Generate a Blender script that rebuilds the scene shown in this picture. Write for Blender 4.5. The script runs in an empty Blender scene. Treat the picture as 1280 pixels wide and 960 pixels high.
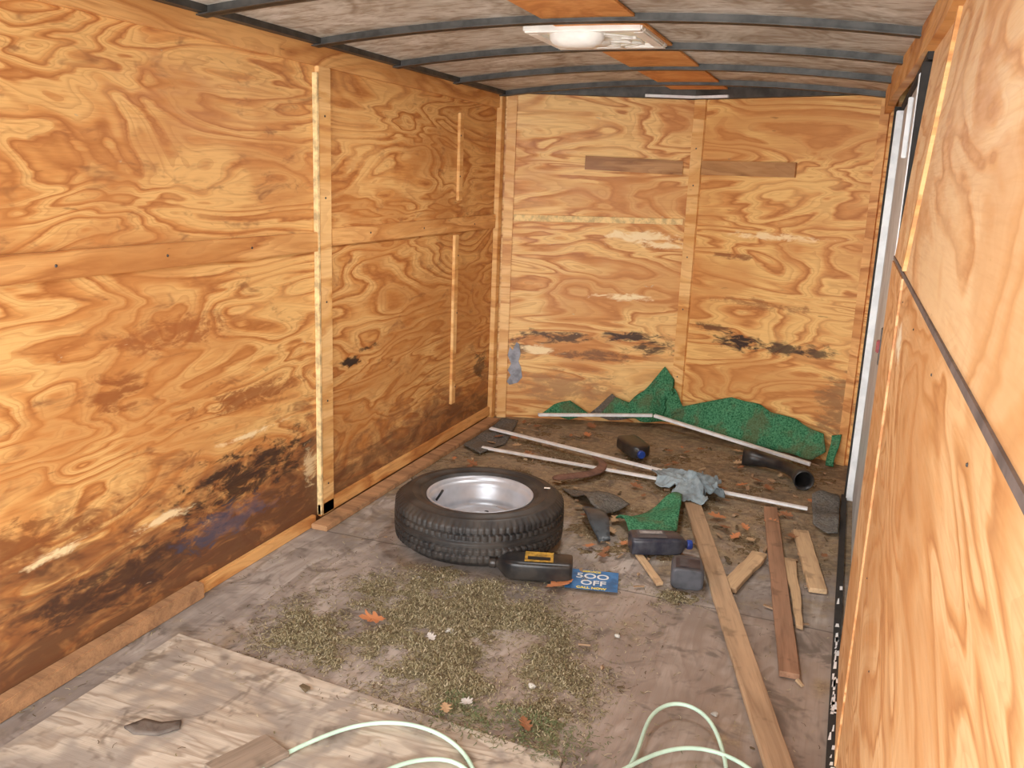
import bpy, bmesh, math, random
from mathutils import Vector, Matrix, noise, Euler
random.seed(7)
SC=bpy.context.scene; COL=SC.collection

# ------------------------------------------------------------------ helpers
def s2l(c):
    return tuple(((v/255)/12.92 if v/255<=.04045 else ((v/255+.055)/1.055)**2.4) for v in c)+(1,)
def finish(name,bm,mats,parent=None,smooth=False,loc=None,rot=None):
    me=bpy.data.meshes.new(name); bm.normal_update(); bm.to_mesh(me); bm.free()
    o=bpy.data.objects.new(name,me); COL.objects.link(o)
    for m in (mats if isinstance(mats,(list,tuple)) else [mats]): me.materials.append(m)
    if smooth:
        for p in me.polygons: p.use_smooth=True
    if loc is not None: o.location=loc
    if rot is not None: o.rotation_euler=rot
    if parent is not None: o.parent=parent
    return o
def empty(name,loc=(0,0,0),rot=(0,0,0)):
    e=bpy.data.objects.new(name,None); COL.objects.link(e); e.location=loc; e.rotation_euler=rot; e.empty_display_size=.1
    return e
def hexa(name,b,t,mat,parent=None,bev=0.0):
    """8 corner solid: b = 4 bottom points, t = 4 top points"""
    bm=bmesh.new(); vs=[bm.verts.new(p) for p in list(b)+list(t)]
    for f in ((3,2,1,0),(4,5,6,7),(0,1,5,4),(1,2,6,5),(2,3,7,6),(3,0,4,7)): bm.faces.new([vs[i] for i in f])
    bmesh.ops.recalc_face_normals(bm,faces=bm.faces)
    if bev: bmesh.ops.bevel(bm,geom=bm.edges[:],offset=bev,segments=2,affect='EDGES')
    return finish(name,bm,mat,parent)
def box(name,a,b,mat,parent=None,bev=0.0):
    x0,y0,z0=a;x1,y1,z1=b
    q=lambda z:[(x0,y0,z),(x1,y0,z),(x1,y1,z),(x0,y1,z)]
    return hexa(name,q(z0),q(z1),mat,parent,bev)
def lathe(bm,prof,seg=64,mi=0,close=False,fn=None):
    rings=[]
    for (r,z) in prof:
        ring=[]
        for i in range(seg):
            a=2*math.pi*i/seg; rr,zz=(r,z) if fn is None else fn(r,z,a)
            ring.append(bm.verts.new((rr*math.cos(a),rr*math.sin(a),zz)))
        rings.append(ring)
    n=len(rings)
    for k in range(n if close else n-1):
        A=rings[k];B=rings[(k+1)%n]
        for i in range(seg):
            j=(i+1)%seg
            f=bm.faces.new((A[i],A[j],B[j],B[i])); f.material_index=mi; f.smooth=True
    return rings
def tube(bm,pts,rad,seg=12,mi=0,caps=True):
    rings=[]; up=Vector((0,0,1))
    for i,p in enumerate(pts):
        p=Vector(p); d=(Vector(pts[min(i+1,len(pts)-1)])-Vector(pts[max(i-1,0)])).normalized()
        s=d.cross(up); s=s.normalized() if s.length>1e-4 else Vector((1,0,0)); t=s.cross(d)
        r=rad[i] if isinstance(rad,(list,tuple)) else rad
        rings.append([bm.verts.new(p+(s*math.cos(2*math.pi*k/seg)+t*math.sin(2*math.pi*k/seg))*r) for k in range(seg)])
    for A,B in zip(rings,rings[1:]):
        for k in range(seg):
            f=bm.faces.new((A[k],A[(k+1)%seg],B[(k+1)%seg],B[k])); f.smooth=True; f.material_index=mi
    if caps:
        for R in (rings[0][::-1],rings[-1]): bm.faces.new(R).material_index=mi

# ------------------------------------------------------------------ node helpers
class NT:
    def __init__(s,name):
        s.m=bpy.data.materials.new(name); s.m.use_nodes=True; s.t=s.m.node_tree; s.t.nodes.clear()
        s.out=s.N('ShaderNodeOutputMaterial'); s.b=s.N('ShaderNodeBsdfPrincipled'); s.L(s.b.outputs[0],s.out.inputs[0])
    def N(s,k,**kw):
        n=s.t.nodes.new(k)
        for a,v in kw.items(): setattr(n,a,v)
        return n
    def L(s,a,b): s.t.links.new(a,b)
    def put(s,sock,v):
        if hasattr(v,'is_output') : s.L(v,sock)
        else: sock.default_value=v
    def math(s,op,a,b=0.0,c=0.0,clamp=False):
        n=s.N('ShaderNodeMath',operation=op); n.use_clamp=clamp
        s.put(n.inputs[0],a); s.put(n.inputs[1],b); s.put(n.inputs[2],c); return n.outputs[0]
    def vm(s,op,a,b=(0,0,0)):
        n=s.N('ShaderNodeVectorMath',operation=op); s.put(n.inputs[0],a); s.put(n.inputs[1],b); return n.outputs[1] if op=='LENGTH' else n.outputs[0]
    def pos(s): return s.N('ShaderNodeNewGeometry').outputs['Position']
    def obj(s): return s.N('ShaderNodeTexCoord').outputs['Object']
    def noise(s,v,scale,detail=3,rough=.55,dist=0.0):
        n=s.N('ShaderNodeTexNoise'); s.put(n.inputs['Vector'],v); n.inputs['Scale'].default_value=scale
        n.inputs['Detail'].default_value=min(detail,3.5); n.inputs['Roughness'].default_value=rough; n.inputs['Distortion'].default_value=dist
        return n.outputs[0]
    def ramp(s,f,stops,interp='LINEAR'):
        n=s.N('ShaderNodeValToRGB'); n.color_ramp.interpolation=interp; e=n.color_ramp.elements
        while len(e)<len(stops): e.new(.5)
        for el,(p,c) in zip(e,stops): el.position=p; el.color=c if len(c)==4 else tuple(c)+(1,)
        s.put(n.inputs[0],f); return n.outputs[0]
    def mr(s,v,a,b,c=0.0,d=1.0,smooth=True):
        n=s.N('ShaderNodeMapRange'); n.interpolation_type='SMOOTHSTEP' if smooth else 'LINEAR'
        s.put(n.inputs[0],v); n.inputs[1].default_value=a; n.inputs[2].default_value=b; n.inputs[3].default_value=c; n.inputs[4].default_value=d
        return n.outputs[0]
    def mix(s,f,a,b,mode='MIX'):
        n=s.N('ShaderNodeMix',data_type='RGBA',blend_type=mode); s.put(n.inputs[0],f); s.put(n.inputs[6],a); s.put(n.inputs[7],b); return n.outputs[2]
    def xyz(s,v):
        n=s.N('ShaderNodeSeparateXYZ'); s.put(n.inputs[0],v); return n.outputs
    def bump(s,h,strength=.3,dist=.005):
        n=s.N('ShaderNodeBump'); n.inputs['Strength'].default_value=strength; n.inputs['Distance'].default_value=dist; s.L(h,n.inputs['Height']); s.L(n.outputs[0],s.b.inputs['Normal'])
    def done(s,color,rough=.6,metal=0.0,spec=.4):
        s.put(s.b.inputs['Base Color'],color); s.put(s.b.inputs['Roughness'],rough); s.b.inputs['Metallic'].default_value=metal
        s.b.inputs['Specular IOR Level'].default_value=spec; return s.m

def stains(n,p,col,lst):
    """real marks on the board: (centre, radii, colour, strength, _)"""
    nz=n.noise(n.vm('MULTIPLY',p,(9,9,26)),1.0,3.5,.75,.5)
    for (c,r,cc,st,ns) in lst:
        d=n.vm('LENGTH',n.vm('DIVIDE',n.vm('SUBTRACT',p,c),r))
        base=n.mr(d,1.25,.0,0,.42)
        m=n.math('MULTIPLY',n.mr(n.math('ADD',base,nz),.70,.92),st)
        col=n.mix(m,col,s2l(cc))
    return col
def plywood(name,axis='Y',off=(0,0,0),light=(236,186,114),mid=(216,150,82),dark=(174,106,52),k=13,lst=(),low=None,rough=.5,amp=1.0,vs=4.3,hs=1.0):
    n=NT(name); p=n.pos()
    q=n.vm('ADD',n.vm('MULTIPLY',p,(hs,hs,vs)),off)
    f=n.noise(q,1.0,2.6,.5,.8)
    wob=n.noise(n.vm('MULTIPLY',p,(7,7,44)),1.0,3,.6)
    saw=n.math('FRACT',n.math('ADD',n.math('MULTIPLY',f,k),n.math('MULTIPLY',wob,.5)))
    col=n.ramp(saw,[(0.0,s2l(light)),(.35,s2l(light)),(.62,s2l(mid)),(.82,s2l(dark)),(.90,s2l(mid)),(1.0,s2l(light))])
    ring=n.math('FRACT',n.math('MULTIPLY',f,k*3.7))
    col=n.mix(n.math('MULTIPLY',n.mr(ring,.45,.95),.30*amp),col,s2l(dark))
    fib=n.noise(n.vm('MULTIPLY',p,(7,7,190)),1.0,2,.6)
    col=n.mix(n.math('MULTIPLY',n.mr(fib,.42,.75),.32),col,s2l(dark))
    blot=n.noise(n.vm('ADD',n.vm('MULTIPLY',p,(1,1,2.2)),off),1.7,2.5,.55)
    col=n.mix(n.math('MULTIPLY',n.mr(blot,.46,.60),.60),col,s2l(tuple(int(a*.6+b*.4) for a,b in zip(mid,dark))))
    col=n.mix(n.math('MULTIPLY',n.mr(blot,.46,.34),.40),col,s2l(light))
    if low:
        z=n.xyz(p)[2]; g=n.mr(z,low[0],0.0,0,.42)
        nz=n.noise(n.vm('MULTIPLY',p,(3,3,9)),1.7,3.5,.75,.6)
        gg=n.math('ADD',g,nz)
        col=n.mix(n.math('MULTIPLY',n.mr(gg,.54,.78),low[1]),col,s2l(low[2]))
        col=n.mix(n.math('MULTIPLY',n.mr(gg,.74,.92),low[1]*.85),col,s2l((78,50,36)))
    col=n.mix(n.math('MULTIPLY',n.mr(wob,.70,.78),.5),col,s2l((110,62,28)))
    if lst: col=stains(n,p,col,lst)
    n.bump(fib,.10,.003)
    return n.done(col,n.mr(wob,.3,.7,rough-.06,rough+.12),0,.35)
def woodpiece(name,base,dark,seed=0,rough=.7):
    n=NT(name); p=n.obj()
    q=n.vm('ADD',n.vm('MULTIPLY',p,(1.2,14,14)),(seed,seed*2,0))
    f=n.noise(q,1.4,3,.6,.6); fib=n.noise(n.vm('MULTIPLY',p,(8,160,160)),1.0,2,.6)
    col=n.ramp(f,[(.25,s2l(dark)),(.5,s2l(base)),(.75,s2l(tuple(min(255,int(v*1.13)) for v in base)))])
    col=n.mix(n.math('MULTIPLY',n.mr(fib,.45,.75),.4),col,s2l(dark))
    col=n.mix(n.math('MULTIPLY',n.mr(n.noise(p,9,3,.7),.55,.7),.45),col,s2l(tuple(int(v*.6) for v in dark)))
    n.bump(fib,.25,.002)
    return n.done(col,rough,0,.3)
def plain(name,c,rough=.5,metal=0.0,var=.25,scale=18,bump=0.0,c2=None,spec=.4):
    n=NT(name); p=n.obj(); nz=n.noise(p,scale,3,.65)
    c2=c2 or tuple(int(v*(1-var)) for v in c)
    col=n.mix(n.mr(nz,.35,.68),s2l(c),s2l(c2))
    if bump: n.bump(n.noise(p,scale*4,3,.7),bump,.004)
    return n.done(col,rough,metal,spec)
def flat(name,c,rough=.7):
    n=NT(name); return n.done(s2l(c),rough,0,.2)

# ------------------------------------------------------------------ dimensions
XL=-1.917; XR=.112; H=1.86; YB=4.76; XT=-.90; YT=5.12; Y0=-.25
BLK=(50,36,30); LT=(246,218,166)
m_left1=plywood('plywood_left_near','Y',(0,0,0),k=12,vs=4.0,low=(.66,.85,(138,86,50)),lst=[
    ((XL,2.45,.34),(.3,.66,.17),BLK,.92,7),((XL,1.9,.20),(.3,.7,.13),(66,44,34),.88,7),((XL,1.5,.42),(.3,.5,.13),(128,74,38),.8,7),
    ((XL,1.89,.76),(.3,.18,.12),(146,82,40),.85,8),((XL,2.15,.90),(.3,.45,.09),(160,92,46),.8,8),((XL,2.35,.20),(.3,.5,.10),(74,80,104),.55,12),
    ((XL,1.62,.36),(.3,.20,.03),LT,1,16),((XL,2.05,.32),(.3,.20,.03),LT,1,18),((XL,2.45,.48),(.3,.35,.02),LT,1,18),
    ((XL,2.5,.62),(.3,.5,.07),(146,82,40),.85,8),((XL,2.85,.25),(.3,.09,.12),LT,.7,8)])
m_left2=plywood('plywood_left_far','Y',(4,2,1),light=(224,172,104),mid=(204,138,72),dark=(162,94,44),k=12,low=(.46,.7,(134,84,50)),lst=[
    ((XL,3.15,.62),(.3,.16,.035),BLK,1,14),((XL,3.32,.66),(.3,.16,.02),BLK,.9,20),((XL,4.58,.35),(.3,.16,.16),(70,46,30),.8,9),((XL,3.5,.15),(.3,.4,.06),(120,80,50),.6,9)])
m_vl=plywood('plywood_front_a','X',(1,7,3),k=10,light=(240,194,122),lst=[
    ((-1.6,4.86,.50),(.36,.3,.07),(80,56,38),.95,10),((-1.15,5.01,.52),(.30,.3,.06),BLK,.95,10),((-1.03,5.06,.46),(.22,.3,.07),(60,42,30),.9,10),((-1.3,4.98,.40),(.5,.3,.06),(120,80,50),.85,10),
    ((-1.78,4.8,.42),(.10,.3,.12),(90,60,40),.8,12),((-1.65,4.85,.42),(.16,.3,.05),LT,1,16),((-1.2,5.02,.75),(.30,.3,.035),LT,1,14),((-1.15,5.02,1.10),(.38,.3,.06),LT,1,14),((-1.0,5.06,1.06),(.22,.3,.04),LT,1,14),
    ((-1.5,4.9,.2),(.7,.3,.18),(164,118,76),.75,9)])
m_vr=plywood('plywood_front_b','X',(6,3,8),k=10,light=(236,188,114),lst=[
    ((-.54,4.99,.56),(.24,.3,.08),BLK,1,10),((-.30,4.9,.56),(.26,.3,.065),BLK,.9,12),((-.1,4.85,.57),(.16,.3,.07),(54,40,32),.85,14),((-.7,5.04,.62),(.22,.3,.04),(90,58,38),.85,12),
    ((-.6,5,1.03),(.2,.3,.03),(130,76,40),.8,14),((-.35,4.92,1.15),(.5,.3,.035),LT,.85,18),((.02,4.8,.3),(.18,.3,.35),(130,92,58),.75,10),((-.4,4.95,.78),(.6,.3,.05),(146,88,46),.75,12)])
m_right=plywood('plywood_right','Y',(9,1,5),light=(230,184,130),mid=(212,154,96),dark=(182,120,68),k=12,amp=.7,vs=3.0,lst=[((XR,1.95,1.10),(.3,.16,.07),(250,236,205),1,16)])
m_rightup=plywood('plywood_right_upper','Y',(2,8,2),light=(234,196,146),mid=(222,170,114),dark=(194,136,84),k=9,amp=.5,vs=3.0)
m_trim=plywood('batten_wood','Y',(2,2,2),light=(230,174,106),mid=(210,146,80),dark=(172,106,54),k=5)
m_trimlt=plywood('batten_wood_light','Y',(5,2,2),light=(240,194,128),mid=(226,170,98),dark=(194,128,68),k=5)
m_basebd=woodpiece('baseboard_wood',(170,128,90),(120,84,60),3)
m_steel=plain('dark_rib_steel',(84,82,78),.5,.5,.3,10)
m_seal=plain('dark_seal',(42,40,38),.8)
m_alu=plain('aluminium_white',(238,240,240),.4,.0,.08,14)
m_door=plain('door_skin_grey',(186,188,186),.45,.1,.15,6)
m_white=plain('white_plastic',(240,238,230),.4,0,.08,10)
m_black=plain('black_plastic',(24,24,26),.35,0,.3,14,c2=(52,48,44))

# ------------------------------------------------------------------ floor material
def floor_mat():
    n=NT('weathered_floor_plywood'); p=n.pos(); x,y,z=n.xyz(p)
    g=n.noise(n.vm('MULTIPLY',p,(3.2,1.0,1)),1.5,3,.6,.8)
    col=n.ramp(n.math('FRACT',n.math('MULTIPLY',g,5)),[(0,s2l((182,173,164))),(.5,s2l((166,156,147))),(.85,s2l((146,135,126))),(1,s2l((176,166,157)))])
    fib=n.noise(n.vm('MULTIPLY',p,(90,6,1)),1.0,3,.65)
    col=n.mix(n.math('MULTIPLY',n.mr(fib,.45,.75),.45),col,s2l((112,102,94)))
    big=n.noise(p,2.3,3.5,.75,.3)
    col=n.mix(n.math('MULTIPLY',n.mr(big,.42,.62),.75),col,s2l((118,108,101)))
    rt=n.math('MULTIPLY',n.mr(x,-.95,-.75),n.mr(y,2.86,2.80))
    col=n.mix(n.math('MULTIPLY',rt,.5),col,s2l((138,116,98)))
    nz=n.noise(p,3.2,3.5,.75,.4)
    far=n.mr(y,2.7,3.9,0,.62)
    dm=n.mr(n.math('ADD',n.math('MULTIPLY',far,.6),nz),.54,.76)
    soil=n.ramp(n.noise(p,26,3.5,.8),[(.3,s2l((86,70,50))),(.5,s2l((134,112,82))),(.7,s2l((166,148,112)))])
    col=n.mix(n.math('MULTIPLY',dm,.85),col,soil)
    col=n.mix(n.math('MULTIPLY',n.mr(n.noise(n.vm('ADD',p,(5,5,0)),5,3.5,.85,.8),.50,.65),.65),col,s2l((84,74,66)))
    wob=n.math('MULTIPLY',n.math('SUBTRACT',big,.5),.03)
    d=n.math('ABSOLUTE',n.math('SUBTRACT',n.math('ADD',y,wob),2.83)); col=n.mix(n.math('MULTIPLY',n.mr(d,.006,.002),.6),col,s2l((60,52,46)))
    n.bump(fib,.3,.004)
    return n.done(col,n.mr(big,.3,.7,.45,.8),0,.4)
m_floor=floor_mat()
def sheet_mat():
    n=NT('loose_plywood_sheet'); p=n.pos()
    g=n.noise(n.vm('MULTIPLY',p,(.9,3.6,1)),1.6,3,.6,.8)
    col=n.ramp(n.math('FRACT',n.math('MULTIPLY',g,6)),[(0,s2l((200,190,174))),(.5,s2l((186,174,157))),(.85,s2l((160,145,128))),(1,s2l((194,182,165)))])
    fib=n.noise(n.vm('MULTIPLY',p,(6,90,1)),1.0,3,.65)
    col=n.mix(n.math('MULTIPLY',n.mr(fib,.45,.75),.45),col,s2l((124,110,98)))
    col=n.mix(n.math('MULTIPLY',n.mr(n.noise(p,2.8,3.5,.8,.4),.46,.58),.8),col,s2l((140,132,124)))
    col=n.mix(n.math('MULTIPLY',n.mr(n.noise(n.vm('ADD',p,(4,0,0)),6,3.5,.85,.6),.52,.66),.65),col,s2l((94,82,72)))
    n.bump(fib,.3,.003); return n.done(col,.65,0,.35)
m_sheet=sheet_mat()
def ceil_mat(name,stops,mott=.6):
    n=NT(name); p=n.pos(); a=n.noise(p,3.6,3.5,.85,.8); b=n.noise(n.vm('MULTIPLY',p,(4,14,4)),2.6,3.5,.8)
    col=n.ramp(a,[(.3,s2l(stops[0])),(.5,s2l(stops[1])),(.64,s2l(stops[2]))])
    col=n.mix(n.math('MULTIPLY',n.mr(b,.47,.64),mott),col,s2l(stops[3])); return n.done(col,.75,0,.3)
m_ceil=ceil_mat('stained_ceiling_board',[(222,220,212),(192,187,174),(144,130,114),(144,126,104)],.7)
m_orange=ceil_mat('ceiling_wood_strip',[(232,172,104),(218,150,84),(190,120,62),(198,130,68)])

# ------------------------------------------------------------------ shell
box('floor',(XL-.08,Y0,-.08),(.20,5.3,0),m_floor)
box('wall_left',(XL-.06,Y0,0),(XL,2.955,H),m_left1)
o=box('wall_left_far',(XL-.06,2.955,0),(XL,YB+.02,H),m_left2); o.name='wall_left.001'
def vpt(s,off,z):   # s = world x along the V nose; off = distance into room
    if s<=XT: a,b=Vector((XL,YB,0)),Vector((XT,YT,0))
    else: a,b=Vector((XT,YT,0)),Vector((XR,YB,0))
    d=(b-a); t=(s-a.x)/d.x; p=a+d*t; nn=Vector((d.y,-d.x,0)).normalized()
    if nn.y>0: nn=-nn
    return (p+nn*off+Vector((0,0,z)))
def vboard(name,s0,s1,z0,z1,o0,o1,mat,parent=None,z0b=None,z1b=None):
    z0b=z0 if z0b is None else z0b; z1b=z1 if z1b is None else z1b
    b=[vpt(s0,o1,z0),vpt(s1,o1,z0b),vpt(s1,o0,z0b),vpt(s0,o0,z0)]
    t=[vpt(s0,o1,z1),vpt(s1,o1,z1b),vpt(s1,o0,z1b),vpt(s0,o0,z1)]
    return hexa(name,b,t,mat,parent)
vboard('wall_front_left',XL,XT-1e-6,0,H,-.05,0,m_vl)
vboard('wall_front_right',XT+1e-6,XR+.03,0,H,-.05,0,m_vr)
box('wall_front_skin',(XL-.05,5.18,0),(XR+.1,5.22,2.0),m_seal)
def xtop(y): return max(.085,min(.155,.26-.043*y))
def rwall(name,y0,y1,z0,z1,mat,th=.05,x_off=0.0,parent=None):
    def X(y,z): return XR+x_off if z<=1.23 else XR+x_off+(xtop(y)-XR)*(z-1.23)/(H-1.23)
    ys=[y0+(y1-y0)*i/6 for i in range(7)]
    bm=bmesh.new(); rows=[]
    for y in ys:
        rows.append([bm.verts.new((X(y,z0),y,z0)),bm.verts.new((X(y,z0)+th,y,z0)),bm.verts.new((X(y,z1)+th,y,z1)),bm.verts.new((X(y,z1),y,z1))])
    for A,B in zip(rows,rows[1:]):
        for k in range(4): bm.faces.new((A[k],A[(k+1)%4],B[(k+1)%4],B[k]))
    bm.faces.new(rows[0]); bm.faces.new(rows[-1][::-1]); bmesh.ops.recalc_face_normals(bm,faces=bm.faces)
    return finish(name,bm,mat,parent)
rwall('wall_right',Y0,2.66,0,1.225,m_right)
rwall('wall_right_upper',Y0,2.66,1.23,H,m_rightup).name='wall_right.001'
rwall('trim_1',Y0,2.66,1.224,1.233,plain('seam_grey',(112,98,92),.7),.012,-.003)
rwall('trim_2',2.05,2.09,1.24,1.78,m_trimlt,.012,-.008)
rwall('trim_3',2.09,2.66,.0,1.22,m_right,.006,-.0045)
rwall('trim_4',Y0,4.70,1.765,1.87,m_trim,.03,-.022)
# side door
box('wall_right_front',(XR+.002,4.30,0),(XR+.05,4.80,H),m_vr).name='wall_right.002'
box('wall_right_outer',(.19,-.2,0),(.21,4.8,1.95),m_seal).name='wall_right.003'
dr=empty('door_1',(.15,3.45,0))
def dpart(name,a,b,m,bev=0): 
    o=box(name,a,b,m,None,bev); o.parent=dr; o.matrix_parent_inverse=Matrix.Translation((-.15,-3.45,0)); return o
dpart('panel',(.135,2.72,.03),(.16,4.18,1.74),m_door)
dpart('jamb_near',(.116,2.665,0),(.165,2.70,1.74),m_seal,.003)
dpart('jamb_far',(.108,4.19,0),(.165,4.24,1.74),m_alu,.003)
dpart('head',(.125,2.66,1.745),(.165,4.24,1.77),m_seal,.003)
dpart('seal',(.1,4.245,0),(.16,4.29,1.76),m_seal)
dpart('latch_bar',(.118,3.0,.86),(.135,3.05,.98),m_steel,.003)
dpart('latch_knob',(.108,3.01,.90),(.12,3.04,.94),plain('red_latch',(170,40,36),.4),.003)
dpart('hinge_track',(.12,3.4,1.52),(.135,3.44,1.72),m_alu,.002)
dpart('stile',(.122,2.9,.03),(.136,2.94,1.74),m_alu,.002)
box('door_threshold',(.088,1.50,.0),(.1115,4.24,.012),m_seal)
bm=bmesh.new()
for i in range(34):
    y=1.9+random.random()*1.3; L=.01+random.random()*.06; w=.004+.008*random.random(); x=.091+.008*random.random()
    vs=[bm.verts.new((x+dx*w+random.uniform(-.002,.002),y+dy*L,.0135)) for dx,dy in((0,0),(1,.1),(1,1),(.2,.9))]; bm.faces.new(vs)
finish('sill_light_leaks',bm,m_alu)  # white slivers coloured to stand in for daylight leaking through the sill gap

# ceiling (arched)
RISE=.062
def zc(x):
    t=(x-(XL+XR)/2)/((XR-XL)/2); return H+RISE*(1-t*t)
bm=bmesh.new(); prev=None
for i in range(25):
    x=XL-.05+(XR+.12-XL)*i/24; z=zc(max(XL,min(XR,x)))
    r=[bm.verts.new((x,y,z+dz)) for y,dz in((Y0,0),(5.25,0),(5.25,.05),(Y0,.05))]
    if prev:
        for k in range(4): bm.faces.new((prev[k],prev[(k+1)%4],r[(k+1)%4],r[k]))
    prev=r
bmesh.ops.recalc_face_normals(bm,faces=bm.faces); finish('ceiling',bm,m_ceil)
def arch(name,y0,y1,d0,d1,mat,x0=XL+.005,x1=XR-.01,n=24):
    bm=bmesh.new(); prev=None
    for i in range(n+1):
        x=x0+(x1-x0)*i/n; z=zc(x)
        r=[bm.verts.new(p) for p in((x,y0,z-d0),(x,y1,z-d0),(x,y1,z-d1),(x,y0,z-d1))]
        if prev:
            for k in range(4): bm.faces.new((prev[k],prev[(k+1)%4],r[(k+1)%4],r[k]))
        else: bm.faces.new(r)
        prev=r
    bm.faces.new(prev[::-1]); bmesh.ops.recalc_face_normals(bm,faces=bm.faces)
    return finish(name,bm,mat)
ribs=empty('ceiling_ribs')
for i in range(9):
    y=-.13+.605*i
    if y>4.75: y=4.72
    a=arch('rib_%d'%(i+1),y-.010,y+.010,-.01,.026,m_steel,x1=XR+.03 if y<3 else XR-.01); a.parent=ribs
    a=arch('flange_%d'%(i+1),y-.024,y+.024,.022,.026,m_steel,x1=XR+.03 if y<3 else XR-.01); a.parent=ribs
arch('ceiling_wood_strip',Y0,5.06,.004,.012,m_orange,-1.03,-.72,8)
box('trim_5',(XL,Y0,1.845),(XL+.05,4.74,1.885),m_steel)
box('trim_6',(XL,Y0,1.775),(XL+.018,4.74,1.846),m_trim,None,.002)
vboard('trim_7',XL+.03,XT-1e-6,1.862,1.90,-.03,.03,m_steel,None,1.862,1.935); vboard('trim_8',XT+1e-6,XR-.02,1.862,1.935,-.03,.03,m_steel,None,1.862,1.90)
vboard('trim_9',-1.17,XT,1.864,1.878,.03,.045,m_alu); vboard('trim_10',XT+1e-5,-.70,1.864,1.878,.03,.045,m_alu)
# left wall battens
box('trim_11',(XL,2.915,.02),(XL+.018,2.998,1.775),m_trimlt,None,.003)
hexa('trim_12',[(XL,Y0,1.10),(XL+.018,Y0,1.10),(XL+.018,2.914,1.10),(XL,2.914,1.10)],[(XL,Y0,1.175),(XL+.018,Y0,1.175),(XL+.018,2.914,1.172),(XL,2.914,1.172)],m_trim,None,.003)
hexa('trim_13',[(XL,3.0,1.115),(XL+.016,3.0,1.115),(XL+.016,4.70,1.122),(XL,4.70,1.122)],[(XL,3.0,1.182),(XL+.016,3.0,1.182),(XL+.016,4.70,1.198),(XL,4.70,1.198)],m_trim,None,.003)
box('trim_14',(XL,4.19,1.28),(XL+.015,4.235,1.71),m_trimlt,None,.002)
box('trim_15',(XL,4.16,.21),(XL+.015,4.205,1.105),m_trimlt,None,.002)
hexa('trim_16',[(XL,2.900,.03),(XL+.02,2.900,.03),(XL+.02,2.912,.03),(XL,2.912,.03)],[(XL,2.900,1.75),(XL+.02,2.900,1.75),(XL+.02,2.912,1.75),(XL,2.912,1.75)],plain('pale_split_wood',(246,212,150),.7,0,.3,20))
box('trim_17',(XL+.001,4.70,0),(XL+.03,4.755,1.86),m_trimlt,None,.003)
vboard('trim_18',XL+.035,XL+.085,0,1.855,0,.018,m_trimlt)
vboard('trim_19',XT+.003,XT+.068,.05,1.86,0,.02,m_trimlt)
vboard('trim_20',XL+.09,XT-.02,1.165,1.200,0,.016,plain('pale_batten',(246,208,140),.7,0,.2,30),None,1.18,1.212)
vboard('trim_21',XR-.055,XR-.015,0,1.86,0,.02,m_trim)
mcl=plywood('cleat_wood','X',(3,3,3),light=(186,138,88),mid=(166,116,68),dark=(136,90,52),k=6)
vboard('wall_cleat',-1.46,-.945,1.465,1.54,0,.022,mcl,None,1.455,1.53)
vboard('wall_cleat.001',-.825,-.315,1.46,1.535,0,.022,mcl)
bm=bmesh.new()
pts=[(-1.862,.22),(-1.845,.20),(-1.80,.215),(-1.775,.25),(-1.785,.31),(-1.80,.345),(-1.79,.39),(-1.80,.45),(-1.815,.46),(-1.835,.41),(-1.85,.43),(-1.862,.38),(-1.84,.33),(-1.858,.29),(-1.84,.26)]
f=bm.faces.new([bm.verts.new(vpt(s+.03,.004,z)) for s,z in pts]); 
r=bmesh.ops.extrude_face_region(bm,geom=[f]); bmesh.ops.translate(bm,verts=[v for v in r['geom'] if isinstance(v,bmesh.types.BMVert)],vec=(0,-.003,0))
bmesh.ops.triangulate(bm,faces=bm.faces); finish('torn_wall_hole',bm,plain('grey_metal_skin',(150,150,156),.5,.2))
box('baseboard_left',(XL,Y0,0),(XL+.04,2.17,.055),m_basebd,None,.004)
box('trim_22',(XL,2.17,0),(XL+.02,2.86,.045),m_trim,None,.003)
box('floor_board_left',(-1.895,2.82,0),(-1.822,4.66,.022),m_basebd,None,.003).name='baseboard_left.001'
box('trim_23',(XL,2.9,.022),(XL+.018,4.7,.075),m_trim,None,.003)
bm=bmesh.new()
def screw(p,n,s=1):
    n=Vector(n); q=n.to_track_quat('Z','Y').to_matrix().to_4x4(); q.translation=Vector(p)
    bmesh.ops.create_cone(bm,cap_ends=True,segments=8,radius1=.005*s,radius2=.003*s,depth=.003*s,matrix=q)
for z in (.15,.5,.9,1.3,1.6): screw((XL+.019,2.955,z),(1,0,0))
for y in (.9,1.3,1.7,2.1,2.5): screw((XL+.019,y,1.137),(1,0,0)); screw((XR-.001,y-.1,1.18),(-1,0,0),.45); screw((XR-.001,y-.2,.6),(-1,0,0),.45)
for y in (3.3,3.8,4.4): screw((XL+.017,y,1.155),(1,0,0))
for z in (.3,.7,1.0,1.4,1.6): screw(vpt(XT+.035,.021,z),(0,-1,0)); screw((XL+.016,4.2,z),(1,0,0))
finish('screw_heads',bm,m_steel)

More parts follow.
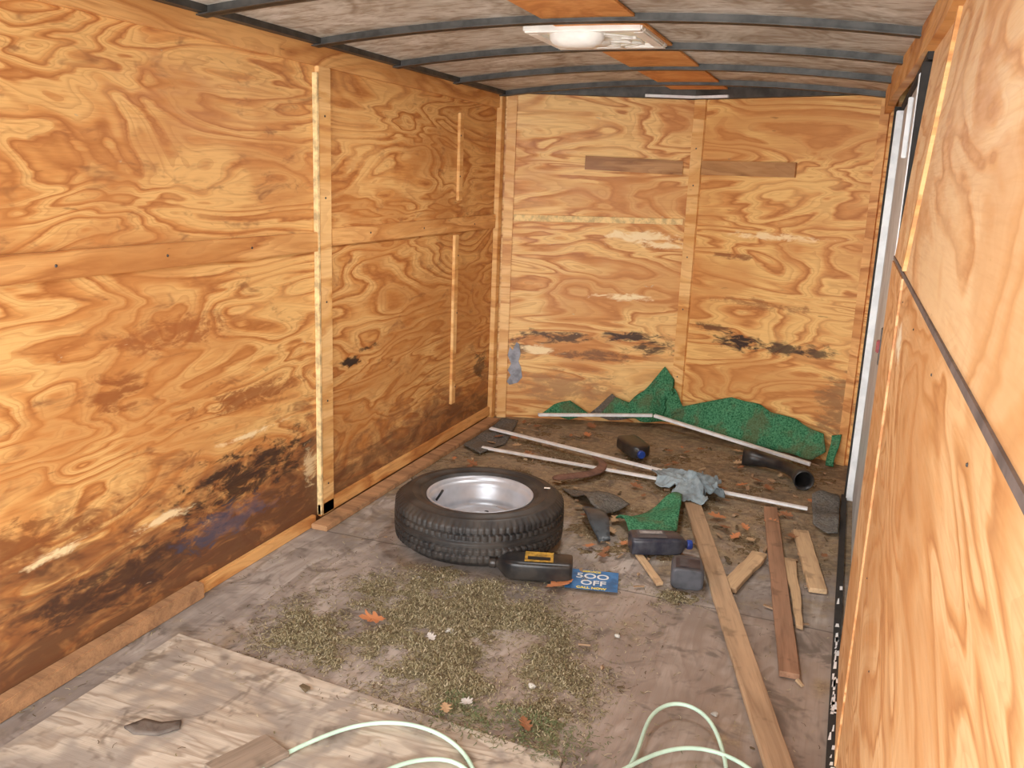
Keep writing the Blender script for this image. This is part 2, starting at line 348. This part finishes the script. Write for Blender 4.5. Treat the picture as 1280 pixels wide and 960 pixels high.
# ------------------------------------------------------------------ roof vent
vent=empty('roof_vent',(-.94,3.24,zc(-.94)))
def vp(o): o.parent=vent; return o
W=.21
for i,(a,b) in enumerate([((-W,-W,-.03),(W,-W+.045,.0)),((-W,W-.045,-.03),(W,W,.0)),((-W,-W+.045,-.03),(-W+.045,W-.045,0)),((W-.045,-W+.045,-.03),(W,W-.045,0))]):
    vp(box('frame_%d'%(i+1),a,b,m_white,None,.006))
n=NT('translucent_vent_lid'); n.b.inputs['Emission Color'].default_value=(1,.88,.66,1); n.b.inputs['Emission Strength'].default_value=.22; m_lid=n.done(s2l((206,190,160)),.5)
vp(box('lid',(-W+.04,-W+.04,-.016),(W-.04,W-.04,-.013),m_lid))
bm=bmesh.new(); lathe(bm,[(.0,-.045),(.04,-.045),(.05,-.038),(.05,-.012)],24); vp(finish('hub',bm,m_white))
bm=bmesh.new(); lathe(bm,[(.115,-.03),(.120,-.034),(.125,-.03),(.120,-.026)],40,close=True); lathe(bm,[(.155,-.03),(.160,-.034),(.165,-.03),(.160,-.026)],40,close=True)
for i in range(8):
    a=i*math.pi/4; tube(bm,[(.045*math.cos(a),.045*math.sin(a),-.03),(.11*math.cos(a+.25),.11*math.sin(a+.25),-.03),(.17*math.cos(a+.4),.17*math.sin(a+.4),-.03)],.006,6)
vp(finish('grille',bm,m_white))
bm=bmesh.new(); lathe(bm,[(0,-.075),(.05,-.073),(.075,-.062),(.085,-.045),(.085,-.03)],32)
o=vp(finish('lamp_dome',bm,m_white)); o.scale=(1.15,.7,1); o.location=(-.03,-.15,0)

# ------------------------------------------------------------------ tyre + rim
tyre=empty('spare_tire',(-1.255,3.035,.006),(0,0,.3))
R=.334
up=[(.200,.158),(.205,.172),(.215,.181),(.228,.188),(.232,.191),(.236,.189),(.250,.194),(.262,.1965),(.266,.199),(.270,.197),(.285,.194),(.296,.189),(.300,.1905),(.304,.187),(.315,.179),(.322,.172)]
tread=[(.3265,.166),(.329,.160)]
nz_=50
zt=[.160-.120*i/nz_ for i in range(1,nz_)]
allp=up+tread+[(R,z) for z in zt]+[(r,.2-z) for r,z in reversed(up+tread)]
def tfn(r,z,a):
    if r>=.3259 and .033<z<.168:
        zz=(z-.1)/.067
        r2=R-.0035*zz*zz
        for g in (-.60,-.20,.20,.60):
            if abs(zz-g)<.06: r2-=.014
        rib=int((zz+1)/.4); ph=(a*80/(2*math.pi)+(rib%2)*.5)%1
        if ph<.17 and rib!=2 : r2-=.005
        return r2,z
    if r>.314 and (z>.168 or z<.032):
        if (a*80/(2*math.pi))%1<.34: return r-.003,z
    return r,z
bm=bmesh.new(); lathe(bm,allp,480,fn=tfn)
m_rub=plain('dusty_rubber',(32,31,31),.5,0,.3,9,.15,c2=(62,57,52))
finish('tire_carcass',bm,m_rub,tyre)
m_rim=plain('silver_rim_steel',(196,199,206),.38,.45,.10,8)
bm=bmesh.new()
lathe(bm,[(.196,.150),(.200,.176),(.207,.184),(.211,.181),(.209,.176),(.203,.170),(.196,.165),(.188,.160),(.184,.145),(.180,.118),(.170,.105),(.166,.085),(.168,.06),(.150,.064),(.135,.080),(.120,.088),(.095,.086),(.080,.078),(.062,.078),(.055,.086),(.044,.086),(.042,.06)],96)
lathe(bm,[(.168,.06),(.180,.05),(.186,.02),(.20,.015),(.205,.012)],96)
finish('rim',bm,m_rim,tyre)
bm=bmesh.new()
for i in range(5):
    a=i*2*math.pi/5; q=Matrix.Translation((.070*math.cos(a),.070*math.sin(a),.0795)); bmesh.ops.create_cone(bm,cap_ends=True,segments=16,radius1=.009,radius2=.009,depth=.004,matrix=q)
for i in range(8):
    a=(i+.5)*math.pi/4; q=Matrix.Translation((.143*math.cos(a),.143*math.sin(a),.0735))@Matrix.Rotation(a,4,'Z')@Matrix.Rotation(.75,4,'Y')@Matrix.Diagonal((.6,1.2,1,1)); bmesh.ops.create_cone(bm,cap_ends=True,segments=20,radius1=.016,radius2=.016,depth=.003,matrix=q)
bmesh.ops.create_cone(bm,cap_ends=True,segments=24,radius1=.042,radius2=.042,depth=.004,matrix=Matrix.Translation((0,0,.06)))
finish('bolt_holes',bm,m_seal,tyre)
bm=bmesh.new(); tube(bm,[(-.178,.03,.13),(-.160,.028,.16),(-.152,.027,.175)],.005,8); finish('valve_stem',bm,m_black,tyre)
bm=bmesh.new(); q=Matrix.Translation((.262,.055,.2000)); bmesh.ops.create_grid(bm,x_segments=1,y_segments=1,size=.012,matrix=q@Matrix.Diagonal((1.0,.6,1,1))); finish('paper_label',bm,m_white,tyre)

# ------------------------------------------------------------------ planks
def plank(name,p1,p2,w,th,mat,z=0.0,z2=None,taper=1.0,rag=.002,seed=0):
    z2=z if z2 is None else z2
    a=Vector((p1[0],p1[1],z+th/2)); b=Vector((p2[0],p2[1],z2+th/2)); L=(b-a).length; nn=max(6,int(L/.05)); rnd=random.Random(seed)
    bm=bmesh.new(); rows=[]
    for i in range(nn+1):
        t=i/nn; x=-L/2+L*t; ww=w*(1+(taper-1)*t)/2; e=rag*(rnd.random()-.5)
        jx=(rnd.uniform(-.006,.006) if i in(0,nn) else 0)
        rows.append([bm.verts.new((x+jx,-ww+e,-th/2)),bm.verts.new((x-jx,ww+e,-th/2)),bm.verts.new((x-jx,ww+e,th/2)),bm.verts.new((x+jx,-ww+e,th/2))])
    for A,B in zip(rows,rows[1:]):
        for k in range(4): bm.faces.new((A[k],A[(k+1)%4],B[(k+1)%4],B[k]))
    bm.faces.new(rows[0]); bm.faces.new(rows[-1][::-1]); bmesh.ops.recalc_face_normals(bm,faces=bm.faces)
    es=[e for e in bm.edges if len(e.link_faces)==2 and e.calc_face_angle(0)>1.0]
    bmesh.ops.bevel(bm,geom=es,offset=.0018,segments=1,affect='EDGES')
    o=finish(name,bm,mat); d=b-a; o.matrix_world=Matrix.Translation((a+b)/2)@d.to_track_quat('X','Z').to_matrix().to_4x4(); return o
w1=woodpiece('plank_wood_a',(172,142,110),(130,102,76),1); w2=woodpiece('plank_wood_b',(152,114,88),(116,84,62),4); w3=woodpiece('plank_wood_c',(190,158,120),(144,112,82),7)
plank('wood_plank',(-.545,3.81),(.045,1.80),.070,.019,w1,.008,.008,seed=1)
plank('wood_plank.001',(-.205,3.88),(-.025,2.475),.058,.019,w2,.004,.004,seed=2)
plank('wood_plank.002',(-.062,3.655),(.028,3.10),.062,.019,w3,.004,.004,seed=3)
plank('wood_plank.003',(-.085,3.345),(-.015,2.80),.048,.014,w3,.003,.003,taper=.45,rag=.008,seed=4)
plank('wood_plank.004',(-.27,2.975),(-.195,3.34),.060,.019,w3,.004,.004,rag=.006,seed=5)
plank('wood_plank.005',(-.695,3.25),(-.50,2.915),.028,.012,w3,.004,.004,seed=6)
plank('wood_scrap',(-1.235,1.44),(-1.175,1.59),.10,.015,woodpiece('scrap_wood',(138,122,106),(100,86,74),9),.016,.016,seed=8)
plank('aluminum_strip',(-1.77,4.40),(-.74,4.11),.030,.010,m_alu,.03,.03,rag=0)
plank('aluminum_strip.001',(-1.69,4.09),(-.70,4.01),.026,.010,m_alu,.016,.02,rag=0)
plank('aluminum_strip.002',(-.69,4.00),(-.05,3.92),.026,.010,m_alu,.02,.02,rag=0)
plank('aluminum_strip.003',(-1.60,4.72),(-.97,4.93),.024,.016,m_alu,.052,.082,rag=0)
plank('aluminum_strip.004',(-.96,4.93),(-.07,4.60),.026,.016,m_alu,.082,.02,rag=0)
hexa('loose_plywood_sheet',[(-1.79,.2,0.0),(-.30,.2,0),(-.52,1.84,0),(-1.775,1.93,0)],[(-1.79,.2,.014),(-.30,.2,.014),(-.52,1.84,.014),(-1.775,1.93,.014)],m_sheet,None,.002)

# ------------------------------------------------------------------ carpets
def turf(name,a,b,sc=140,dirt=(104,100,70)):
    n=NT(name); p=n.obj(); nz=n.noise(p,sc,3,.8); big=n.noise(p,9,3,.6)
    col=n.mix(n.mr(nz,.32,.66),s2l(a),s2l(b)); col=n.mix(n.math('MULTIPLY',n.mr(big,.48,.64),.55),col,s2l(dirt))
    n.bump(nz,1.0,.012); return n.done(col,.95,0,.1)
m_turf=turf('green_turf',(24,84,54),(92,160,116),110); m_turfb=turf('carpet_backing',(82,78,74),(126,122,114),90,(112,96,76))
def sheetmesh(name,poly,fn,mats,th=.006,cuts=5):
    bm=bmesh.new(); vs=[bm.verts.new((p[0],p[1],0)) for p in poly]
    f=bm.faces.new(vs); bmesh.ops.triangulate(bm,faces=[f])
    for _ in range(cuts):
        es=[e for e in bm.edges if e.calc_length()>.025]
        if not es: break
        bmesh.ops.subdivide_edges(bm,edges=es,cuts=1,use_grid_fill=False); bmesh.ops.triangulate(bm,faces=bm.faces)
    for v in bm.verts: v.co=fn(v.co.x,v.co.y)
    bmesh.ops.recalc_face_normals(bm,faces=bm.faces)
    o=finish(name,bm,mats,smooth=True); md=o.modifiers.new('s','SOLIDIFY'); md.thickness=th; md.offset=0; return o
def wallflap(sd,lean,zr):
    def fn(s,z):
        off=.018+lean*max(0,1-z/zr)**1.1+.05*(noise.noise(Vector((s*9+sd,z*9,sd)))+.35)
        return vpt(max(XL+.06,min(XR-.035,s)),max(.014,off),max(.004,z+.01))
    return fn
sheetmesh('green_turf_carpet',[(-1.63,.05),(-1.56,.095),(-1.47,.115),(-1.36,.05),(-1.48,.02)],wallflap(1,.08,.12),m_turf)
sheetmesh('carpet_underlay_scrap',[(-1.36,.05),(-1.24,.17),(-1.16,.11),(-1.12,.04),(-1.25,.02)],wallflap(2,.06,.2),m_turfb)
sheetmesh('green_turf_carpet.001',[(-1.31,.05),(-1.22,.155),(-1.12,.12),(-1.08,.04)],wallflap(3,.08,.2),m_turf)
sheetmesh('green_turf_carpet.002',[(-1.19,.09),(-1.07,.20),(-.955,.345),(-.87,.23),(-.77,.12),(-.92,.03),(-1.08,.03)],wallflap(4,.08,.34),m_turf)
sheetmesh('green_turf_carpet.003',[(-.86,.06),(-.78,.14),(-.65,.19),(-.52,.24),(-.36,.225),(-.18,.19),(.0,.155),(.03,.07),(-.02,.02),(-.14,.02),(-.45,.02),(-.70,.03)],wallflap(5,.10,.24),m_turf)
sheetmesh('green_turf_carpet.004',[(.035,.15),(.075,.16),(.08,.0),(.04,.0)],wallflap(6,.05,.2),m_turf)
def floorflap(sd,amp,base=.012):
    def fn(x,y): return Vector((x,y,base+amp*max(0,noise.noise(Vector((x*5+sd,y*5,sd)))+.35)))
    return fn
sheetmesh('green_turf_carpet.005',[(-.80,3.44),(-.70,3.56),(-.585,3.80),(-.56,3.62),(-.53,3.38),(-.60,3.31),(-.70,3.28),(-.73,3.34)],floorflap(7,.09),m_turf)
sheetmesh('carpet_underlay_scrap.001',[(-1.12,3.70),(-.95,3.72),(-.78,3.60),(-.83,3.46),(-.84,3.40),(-.92,3.46),(-1.0,3.58)],floorflap(8,.06),m_turfb)
sheetmesh('carpet_underlay_scrap.002',[(-1.80,4.1),(-1.81,4.68),(-1.70,4.66),(-1.62,4.25),(-1.66,4.0)],floorflap(9,.02,.006),m_turfb)
sheetmesh('carpet_underlay_scrap.003',[(-.02,3.75),(-.04,4.05),(.06,4.22),(.08,4.2),(.082,3.70),(.04,3.68)],floorflap(10,.06),m_turfb)
sheetmesh('rubber_mat_scrap',[(-1.57,1.50),(-1.55,1.55),(-1.50,1.555),(-1.46,1.58),(-1.44,1.55),(-1.47,1.51),(-1.50,1.50),(-1.53,1.49)],floorflap(11,.02,.015),plain('rubber_scrap',(104,94,86),.8,bump=.4))
def curl(x,y): return Vector((x,y,.012+.05*math.sin(max(0,min(1,(y-3.18)/.34))*math.pi)))
sheetmesh('curved_black_plastic_scrap',[(-.94,3.50),(-.88,3.46),(-.80,3.32),(-.76,3.20),(-.80,3.18),(-.86,3.26),(-.93,3.38)],curl,plain('grey_black_plastic',(62,68,72),.35),.008)

# strap
bm=bmesh.new()
sp_=[(-1.20,3.78,.02),(-1.12,3.80,.035),(-1.05,3.88,.03),(-1.01,3.98,.03),(-1.03,4.10,.035),(-1.12,4.20,.02)]
prev=None
for i,p in enumerate(sp_):
    d=(Vector(sp_[min(i+1,5)])-Vector(sp_[max(0,i-1)])).normalized(); s=d.cross(Vector((0,0,1))).normalized()
    r=[bm.verts.new(Vector(p)+s*.022),bm.verts.new(Vector(p)-s*.022+Vector((0,0,.012)))]
    if prev: bm.faces.new((prev[0],prev[1],r[1],r[0]))
    prev=r
o=finish('brown_strap',bm,plain('brown_webbing',(126,90,74),.85,bump=.4),smooth=True); o.modifiers.new('b','SUBSURF').levels=2; o.modifiers['b'].render_levels=2; md=o.modifiers.new('s','SOLIDIFY'); md.thickness=.004

# ------------------------------------------------------------------ bottles
def bottle(name,loc,rotz,L,w,t,body,cap,label=None,tilt=0,lpos=-.16,lsc=.46):
    """flat-sided oil bottle lying on its back; neck towards +X"""
    e=empty(name,loc,(0,tilt,rotz))
    prof=[(-.50,.80),(-.485,.93),(-.45,1),(-.1,1),(.12,1.0),(.22,.96),(.29,.80),(.35,.52),(.385,.33),(.40,.28),(.44,.27)]
    bm=bmesh.new(); rings=[]
    for (u,k) in prof:
        ring=[]; kz=min(1,k*1.15) if u<.3 else k*1.15
        for j in range(32):
            a=2*math.pi*j/32; c,s=math.cos(a),math.sin(a); pw=.35 if u<.3 else .6+.4*min(1,(u-.3)/.1)
            y=math.copysign(abs(c)**pw,c)*w/2*k; z=math.copysign(abs(s)**pw,s)*t/2*kz
            if u>.3: z=math.copysign(abs(s)**pw,s)*w/2*k*min(1,t/w*1.6)
            if -.05<u<.25 and c<-.2: y*=.93
            ring.append(bm.verts.new((u*L,y+(-.10*w*max(0,(u-.22)/.2)),z+t/2)))
        rings.append(ring)
    for A,B in zip(rings,rings[1:]):
        for j in range(32): fc=bm.faces.new((A[j],A[(j+1)%32],B[(j+1)%32],B[j])); fc.smooth=True
    bm.faces.new(rings[0][::-1]); bm.faces.new(rings[-1])
    finish('body',bm,body,e)
    bm=bmesh.new(); r=w*.17
    tube(bm,[(L*.415,-.12*w,t/2),(L*.43,-.12*w,t/2),(L*.49,-.12*w,t/2),(L*.50,-.12*w,t/2)],[r*.95,r,r,r*.85],20)
    finish('cap',bm,cap,e)
    if label:
        bm=bmesh.new(); bmesh.ops.create_grid(bm,x_segments=8,y_segments=6,size=.5)
        for v in bm.verts: v.co=Vector((v.co.x*L*lsc+lpos*L,v.co.y*w*.74,t+.0012))
        finish('label',bm,label[0],e)
        if len(label)>1:
            bm=bmesh.new(); bmesh.ops.create_grid(bm,x_segments=4,y_segments=2,size=.5)
            for v in bm.verts: v.co=Vector((v.co.x*L*lsc*.8+lpos*L,v.co.y*w*.24+w*.12,t+.0022))
            finish('label_band',bm,label[1],e)
    return e
m_blue=plain('blue_cap',(36,66,150),.35); m_yel=plain('yellow_label',(206,158,62),.45,0,.35,40); m_wht=plain('white_label',(160,158,156),.5,0,.35,40)
m_navy=plain('navy_plastic',(34,36,48),.35,c2=(62,62,68)); m_gry=plain('dark_grey_plastic',(74,76,82),.45,0,.3,12)
bottle('motor_oil_bottle',(-.945,2.78,.008),.30+math.pi,.30,.115,.075,m_black,m_black,(m_yel,m_black),lpos=-.10,lsc=.34)
bottle('motor_oil_bottle.001',(-.935,4.36,.02),-.95,.25,.12,.07,m_black,m_blue,None)
bottle('motor_oil_bottle.002',(-.56,3.20,.012),.40,.24,.11,.07,m_navy,m_blue,(m_gry,m_wht))
bottle('plastic_jug',(-.42,2.99,.012),1.75,.17,.115,.075,m_gry,m_seal,(m_navy,m_gry))
bm=bmesh.new(); pp=[(-.40,4.50,.05),(-.34,4.50,.05),(-.28,4.47,.052),(-.22,4.44,.052),(-.17,4.40,.052),(-.13,4.35,.052),(-.10,4.29,.052),(-.085,4.23,.052)]
tube(bm,pp,[.046,.046,.033,.031,.031,.033,.046,.048],24,caps=False)
o=finish('black_rubber_hose_elbow',bm,m_black); md=o.modifiers.new('s','SOLIDIFY'); md.thickness=.005; md.offset=1
# rag
bm=bmesh.new(); bmesh.ops.create_grid(bm,x_segments=44,y_segments=44,size=.5)
for v in bm.verts:
    x,y=v.co.x,v.co.y; a=math.atan2(y,x); r=math.hypot(x,y)
    k=.135*(1+.25*math.sin(3*a+1)+.18*math.sin(7*a))
    X=x*k*1.5; Yv=y*k*2.1
    nn=noise.fractal(Vector((x*5,y*5,3.3)),1.0,2.0,4); z=.02+.05*max(0,1-r*1.7)+.025*nn+.012*math.sin(9*x+5*nn)
    v.co=Vector((X*math.cos(.5)-Yv*math.sin(.5)+.01*nn,X*math.sin(.5)+Yv*math.cos(.5),max(.004,z)))
o=finish('crumpled_rag',bm,plain('pale_blue_cloth',(150,166,172),.9,0,.25,12,.2),smooth=True,loc=(-.575,3.95,.02)); o.scale=(1.2,1.25,1.05); md=o.modifiers.new('s','SOLIDIFY'); md.thickness=.003

# flyer
fly=empty('coupon_flyer',(-.73,2.84,.006),(0,0,.22))
bm=bmesh.new(); bmesh.ops.create_grid(bm,x_segments=12,y_segments=8,size=.5)
for v in bm.verts: v.co=Vector((v.co.x*.185,v.co.y*.160,.005))
finish('paper',bm,plain('blue_flyer_paper',(56,118,176),.5,0,.25,20),fly)
def txt(s,x,y,size,mat,name):
    c=bpy.data.curves.new(name,'FONT'); c.body=s; c.size=size; c.extrude=.0003; c.offset=.0008; c.align_x='CENTER'; c.materials.append(mat)
    o=bpy.data.objects.new(name,c); COL.objects.link(o); o.parent=fly; o.location=(x,y,.0058)
m_yt=flat('flyer_yellow',(230,206,90)); m_wt=flat('flyer_white',(216,220,220))
txt('5OO',0,.010,.056,m_wt,'text_amount'); txt('OFF',.005,-.042,.052,m_wt,'text_off'); txt('SERVICE',-.005,.060,.018,m_yt,'text_small'); txt('CALL NOW',.0,-.072,.020,m_yt,'text_call')

# ------------------------------------------------------------------ cord
def spline(c,pts):
    s=c.splines.new('NURBS'); s.points.add(len(pts)-1)
    for p,q in zip(s.points,pts): p.co=(*q,1)
    s.use_endpoint_u=True; s.order_u=4
c=bpy.data.curves.new('pale_green_cord','CURVE'); c.dimensions='3D'; c.bevel_depth=.0055; c.bevel_resolution=3; c.resolution_u=12
spline(c,[(-1.2,1.35,.022),(-1.16,1.52,.022),(-1.12,1.62,.022),(-1.04,1.74,.03),(-.92,1.80,.03),(-.80,1.79,.024),(-.70,1.72,.022),(-.60,1.55,.022),(-.50,1.5,.022),(-.38,1.70,.022),(-.345,1.92,.02),(-.365,2.08,.03),(-.31,2.18,.035),(-.21,2.16,.03),(-.15,2.02,.02),(-.12,1.90,.01),(-.14,1.7,.01)])
spline(c,[(-.95,1.45,.022),(-.90,1.62,.022),(-.82,1.70,.024),(-.73,1.72,.024),(-.62,1.62,.022),(-.50,1.58,.022),(-.40,1.80,.02),(-.30,1.96,.028),(-.20,2.02,.024),(-.09,2.0,.02),(-.03,1.93,.02),(-.02,1.7,.012)])
c.materials.append(plain('pale_green_rubber',(190,222,200),.4,0,.08,10)); o=bpy.data.objects.new('pale_green_cord',c); COL.objects.link(o)

# ------------------------------------------------------------------ dirt + clippings + leaves
CL=[(-1.56,2.20),(-1.46,2.45),(-1.23,2.74),(-.98,2.72),(-.70,2.48),(-.56,2.21),(-.56,1.90),(-1.02,1.93),(-1.26,1.97),(-1.50,2.0)]
def inside(x,y,P):
    r=False; j=len(P)-1
    for i in range(len(P)):
        if (P[i][1]>y)!=(P[j][1]>y) and x<(P[j][0]-P[i][0])*(y-P[i][1])/(P[j][1]-P[i][1])+P[i][0]: r=not r
        j=i
    return r
def edge_d(x,y,P):
    best=9
    for i in range(len(P)):
        a=Vector(P[i]);b=Vector(P[(i+1)%len(P)]);p=Vector((x,y)); t=max(0,min(1,(p-a).dot(b-a)/(b-a).length_squared)); best=min(best,(p-(a+(b-a)*t)).length)
    return best if inside(x,y,P) else -best
def dens(x,y):
    n1=noise.fractal(Vector((x*5.5,y*5.5,1.7)),1.0,2.0,5)
    d=edge_d(x,y,CL); a=max(0,min(1,.62+d/.20))*max(.12,min(1,.84+n1*1.6))
    if d<-.12: a=0
    far=max(0,min(1,(y-3.30)/.5))*max(0,min(1,.42+n1*1.1))*.8
    mid=(1 if -1.05<x<-.2 and 2.75<y<3.7 else 0)*max(0,min(1,.36+n1*1.2))*.8
    lf=max(0,1-abs(x+1.86)/.10)*(.5+n1)*.4 if y<3 else 0
    rr=max(0,1-abs(x-.03)/.15)*max(0,.3+n1)*(1 if y>2.9 else 0)*.5
    return max(a,far,mid,lf,rr,.035 if y>1.9 else .012)
def zfloor(x,y): return .0155 if (y<1.86 and x<-.53 and x>-1.78) else .0015
bm=bmesh.new(); NX,NY=150,240; grid={}
for i in range(NX+1):
    for j in range(NY+1):
        x=-1.87+1.93*i/NX; y=1.9+2.85*j/NY
        z=-.0095+.016*dens(x,y)+.007*noise.noise(Vector((x*38,y*38,0)))
        grid[i,j]=bm.verts.new((x,y,z))
for i in range(NX):
    for j in range(NY):
        q=(grid[i,j],grid[i+1,j],grid[i+1,j+1],grid[i,j+1])
        if max(v.co.z for v in q)>0: bm.faces.new(q).smooth=True
bmesh.ops.delete(bm,geom=[v for v in bm.verts if not v.link_faces],context='VERTS')
n=NT('dirt_and_chaff'); p=n.pos(); y=n.xyz(p)[1]; nz=n.noise(p,85,3,.8)
c1=n.ramp(nz,[(.3,s2l((84,74,56))),(.5,s2l((128,118,92))),(.7,s2l((162,152,124)))]); c2=n.ramp(nz,[(.3,s2l((74,60,44))),(.5,s2l((120,100,74))),(.7,s2l((156,136,106)))])
n.bump(nz,.9,.01); m_dirt=n.done(n.mix(n.mr(y,2.7,3.3),c1,c2),.95,0,.1)
finish('dirt_pile',bm,m_dirt)
mg=[flat('chaff_%d'%i,c,.9) for i,c in enumerate([(154,144,112),(124,116,84),(184,174,144),(90,76,56),(98,108,72)])]
bm=bmesh.new(); cnt=0; tries=0
while cnt<31000 and tries<400000:
    tries+=1
    if random.random()<.62: x=random.uniform(-1.72,-.4); y=random.uniform(1.78,2.88)
    else: x=random.uniform(-1.88,.08); y=random.uniform(1.4,4.72)
    d=dens(x,y)
    if random.random()>d: continue
    if (x+1.255)**2+(y-3.035)**2<.105: continue
    L=random.uniform(.005,.022); a=random.random()*6.283; w=random.uniform(.0006,.0013)
    z=zfloor(x,y)+max(0,-.009+.017*d)+random.random()*.006*d; c_,s_=math.cos(a),math.sin(a); dz=random.uniform(0,.006)*(.3+d)
    mx,my=x+c_*L/2-s_*L*.15,y+s_*L/2+c_*L*.15
    P=[(x-s_*w,y+c_*w,z),(x+s_*w,y-c_*w,z),(mx+s_*w,my-c_*w,z+dz),(mx-s_*w,my+c_*w,z+dz),(x+c_*L+s_*w,y+s_*L-c_*w,z+.001),(x+c_*L-s_*w,y+s_*L+c_*w,z+.001)]
    V=[bm.verts.new(q) for q in P]; r=random.random()
    mi=0 if r<.34 else 1 if r<.60 else 2 if r<.72 else 3
    if (y<2.0 and x>-.9 and random.random()<.6): mi=4
    if y>2.9 and random.random()<.5: mi=3
    for q in ((0,1,2,3),(3,2,4,5)): bm.faces.new([V[k] for k in q]).material_index=mi
    cnt+=1
finish('dried_grass_clippings',bm,mg)
lobes=[(0,-.5),(.05,-.42),(.16,-.36),(.12,-.26),(.30,-.18),(.34,-.08),(.17,-.04),(.24,.10),(.38,.20),(.22,.22),(.13,.18),(.17,.34),(.10,.40),(0,.5)]
out=lobes+[(-x,y) for x,y in reversed(lobes[1:-1])]
bm=bmesh.new()
def leaf(x,y,s,a,z,mi,curl=.25):
    R_=Matrix.Rotation(a,3,'Z')@Matrix.Rotation(random.uniform(-.25,.25),3,'X')@Matrix.Rotation(random.uniform(-.25,.25),3,'Y')
    cv=bm.verts.new(Vector((x,y,z+s*.06)))
    vs=[]
    for px,py in out:
        v=Vector((px*s*random.uniform(.85,1.1),py*s,curl*s*(px*px*2+py*py*.6))); vs.append(bm.verts.new(R_@v+Vector((x,y,z+s*.07))))
    for i in range(len(vs)): 
        fc=bm.faces.new((cv,vs[i],vs[(i+1)%len(vs)])); fc.material_index=mi
for (x,y,s,mi) in [(-1.29,2.25,.09,0),(-.82,2.74,.11,0),(-.65,1.93,.06,1),(-.87,1.91,.05,2),(-1.29,4.78,.09,1),(-.30,4.23,.10,1),(-.41,3.66,.09,0),(-1.07,2.23,.045,3),(-.83,1.96,.05,3),(-.36,3.55,.08,1),(-.75,3.05,.07,1),(-.24,4.15,.08,1)]:
    leaf(x,y,s,random.random()*6,zfloor(x,y)+.012,mi)
for i in range(80):
    y=random.uniform(3.1,4.7); x=random.uniform(-1.75,.05)
    if (x+1.255)**2+(y-3.035)**2<.14: continue
    leaf(x,y,random.uniform(.03,.075),random.random()*6,.014,random.choice([0,1,1,2]))
finish('fallen_oak_leaves',bm,[flat('leaf_orange',(186,120,78)),flat('leaf_brown',(140,94,64)),flat('leaf_tan',(180,148,112)),flat('paper_grey',(190,186,180))])
bm=bmesh.new()
for i in range(240):
    y=random.uniform(1.6,4.7); x=random.uniform(-1.85,.06)
    if random.random()>.10+.9*(y>2.8): continue
    if (x+1.255)**2+(y-3.035)**2<.13: continue
    q=Matrix.Translation((x,y,zfloor(x,y)+.008))@Euler((random.uniform(-.2,.2),random.uniform(-.2,.2),random.random()*6)).to_matrix().to_4x4()@Matrix.Diagonal((random.uniform(.008,.05),random.uniform(.004,.014),random.uniform(.003,.008),1))
    r=bmesh.ops.create_cube(bm,size=1,matrix=q); mi=random.choice([0,0,1,2])
    for v in r['verts']:
        v.co+=Vector((random.uniform(-.002,.002),)*3)
        for fc in v.link_faces: fc.material_index=mi
finish('wood_chips',bm,[flat('chip_a',(150,122,94)),flat('chip_b',(180,154,120)),mg[3]])
bm=bmesh.new()
for (x,y,r_) in [(-.14,2.47,.013),(-1.04,2.30,.012),(-.70,2.12,.01),(-1.3,2.6,.008),(-.2,2.2,.008),(-.55,2.5,.008)]:
    bmesh.ops.create_icosphere(bm,subdivisions=2,radius=r_,matrix=Matrix.Translation((x,y,r_*.7))@Matrix.Diagonal((1.3,1,.75,1)))
for v in bm.verts: v.co+=Vector((noise.noise(v.co*90),noise.noise(v.co*90+Vector((9,0,0))),0))*.004
finish('gravel_stones',bm,plain('stone_grey',(190,186,176),.8),smooth=True)

# ------------------------------------------------------------------ light
w=bpy.data.worlds.new('overcast_sky'); SC.world=w; w.use_nodes=True; bg=w.node_tree.nodes['Background']; bg.inputs[0].default_value=(.93,.97,1,1); bg.inputs[1].default_value=5.0
def sun(name,d,e,ang,col):
    l=bpy.data.lights.new(name,'SUN'); l.energy=e; l.angle=math.radians(ang); l.color=col
    o=bpy.data.objects.new(name,l); COL.objects.link(o); o.rotation_euler=Vector(d).to_track_quat('-Z','Y').to_euler(); o.location=(0,-3,3)
sun('daylight_sun',(-.12,1,-.12),6.0,70,(1,.98,.97))
l=bpy.data.lights.new('roof_vent_daylight','AREA'); l.shape='SQUARE'; l.size=.30; l.energy=13; l.color=(1,.98,.96)
o=bpy.data.objects.new('roof_vent_daylight',l); COL.objects.link(o); o.location=(-.94,3.24,zc(-.94)-.09)
# ------------------------------------------------------------------ camera
cam=bpy.data.cameras.new('camera'); co=bpy.data.objects.new('camera',cam); COL.objects.link(co)
cam.sensor_width=36; cam.lens=30.966; cam.clip_start=.02
co.matrix_world=Matrix(((.9324,-.11636,.34218,0),(.35941,.19875,-.91177,0),(.03809,.97312,.22714,1.4),(0,0,0,1)))
SC.camera=co
SC.view_settings.view_transform='Standard'; SC.view_settings.look='None'; SC.view_settings.exposure=.05; SC.view_settings.gamma=1.08
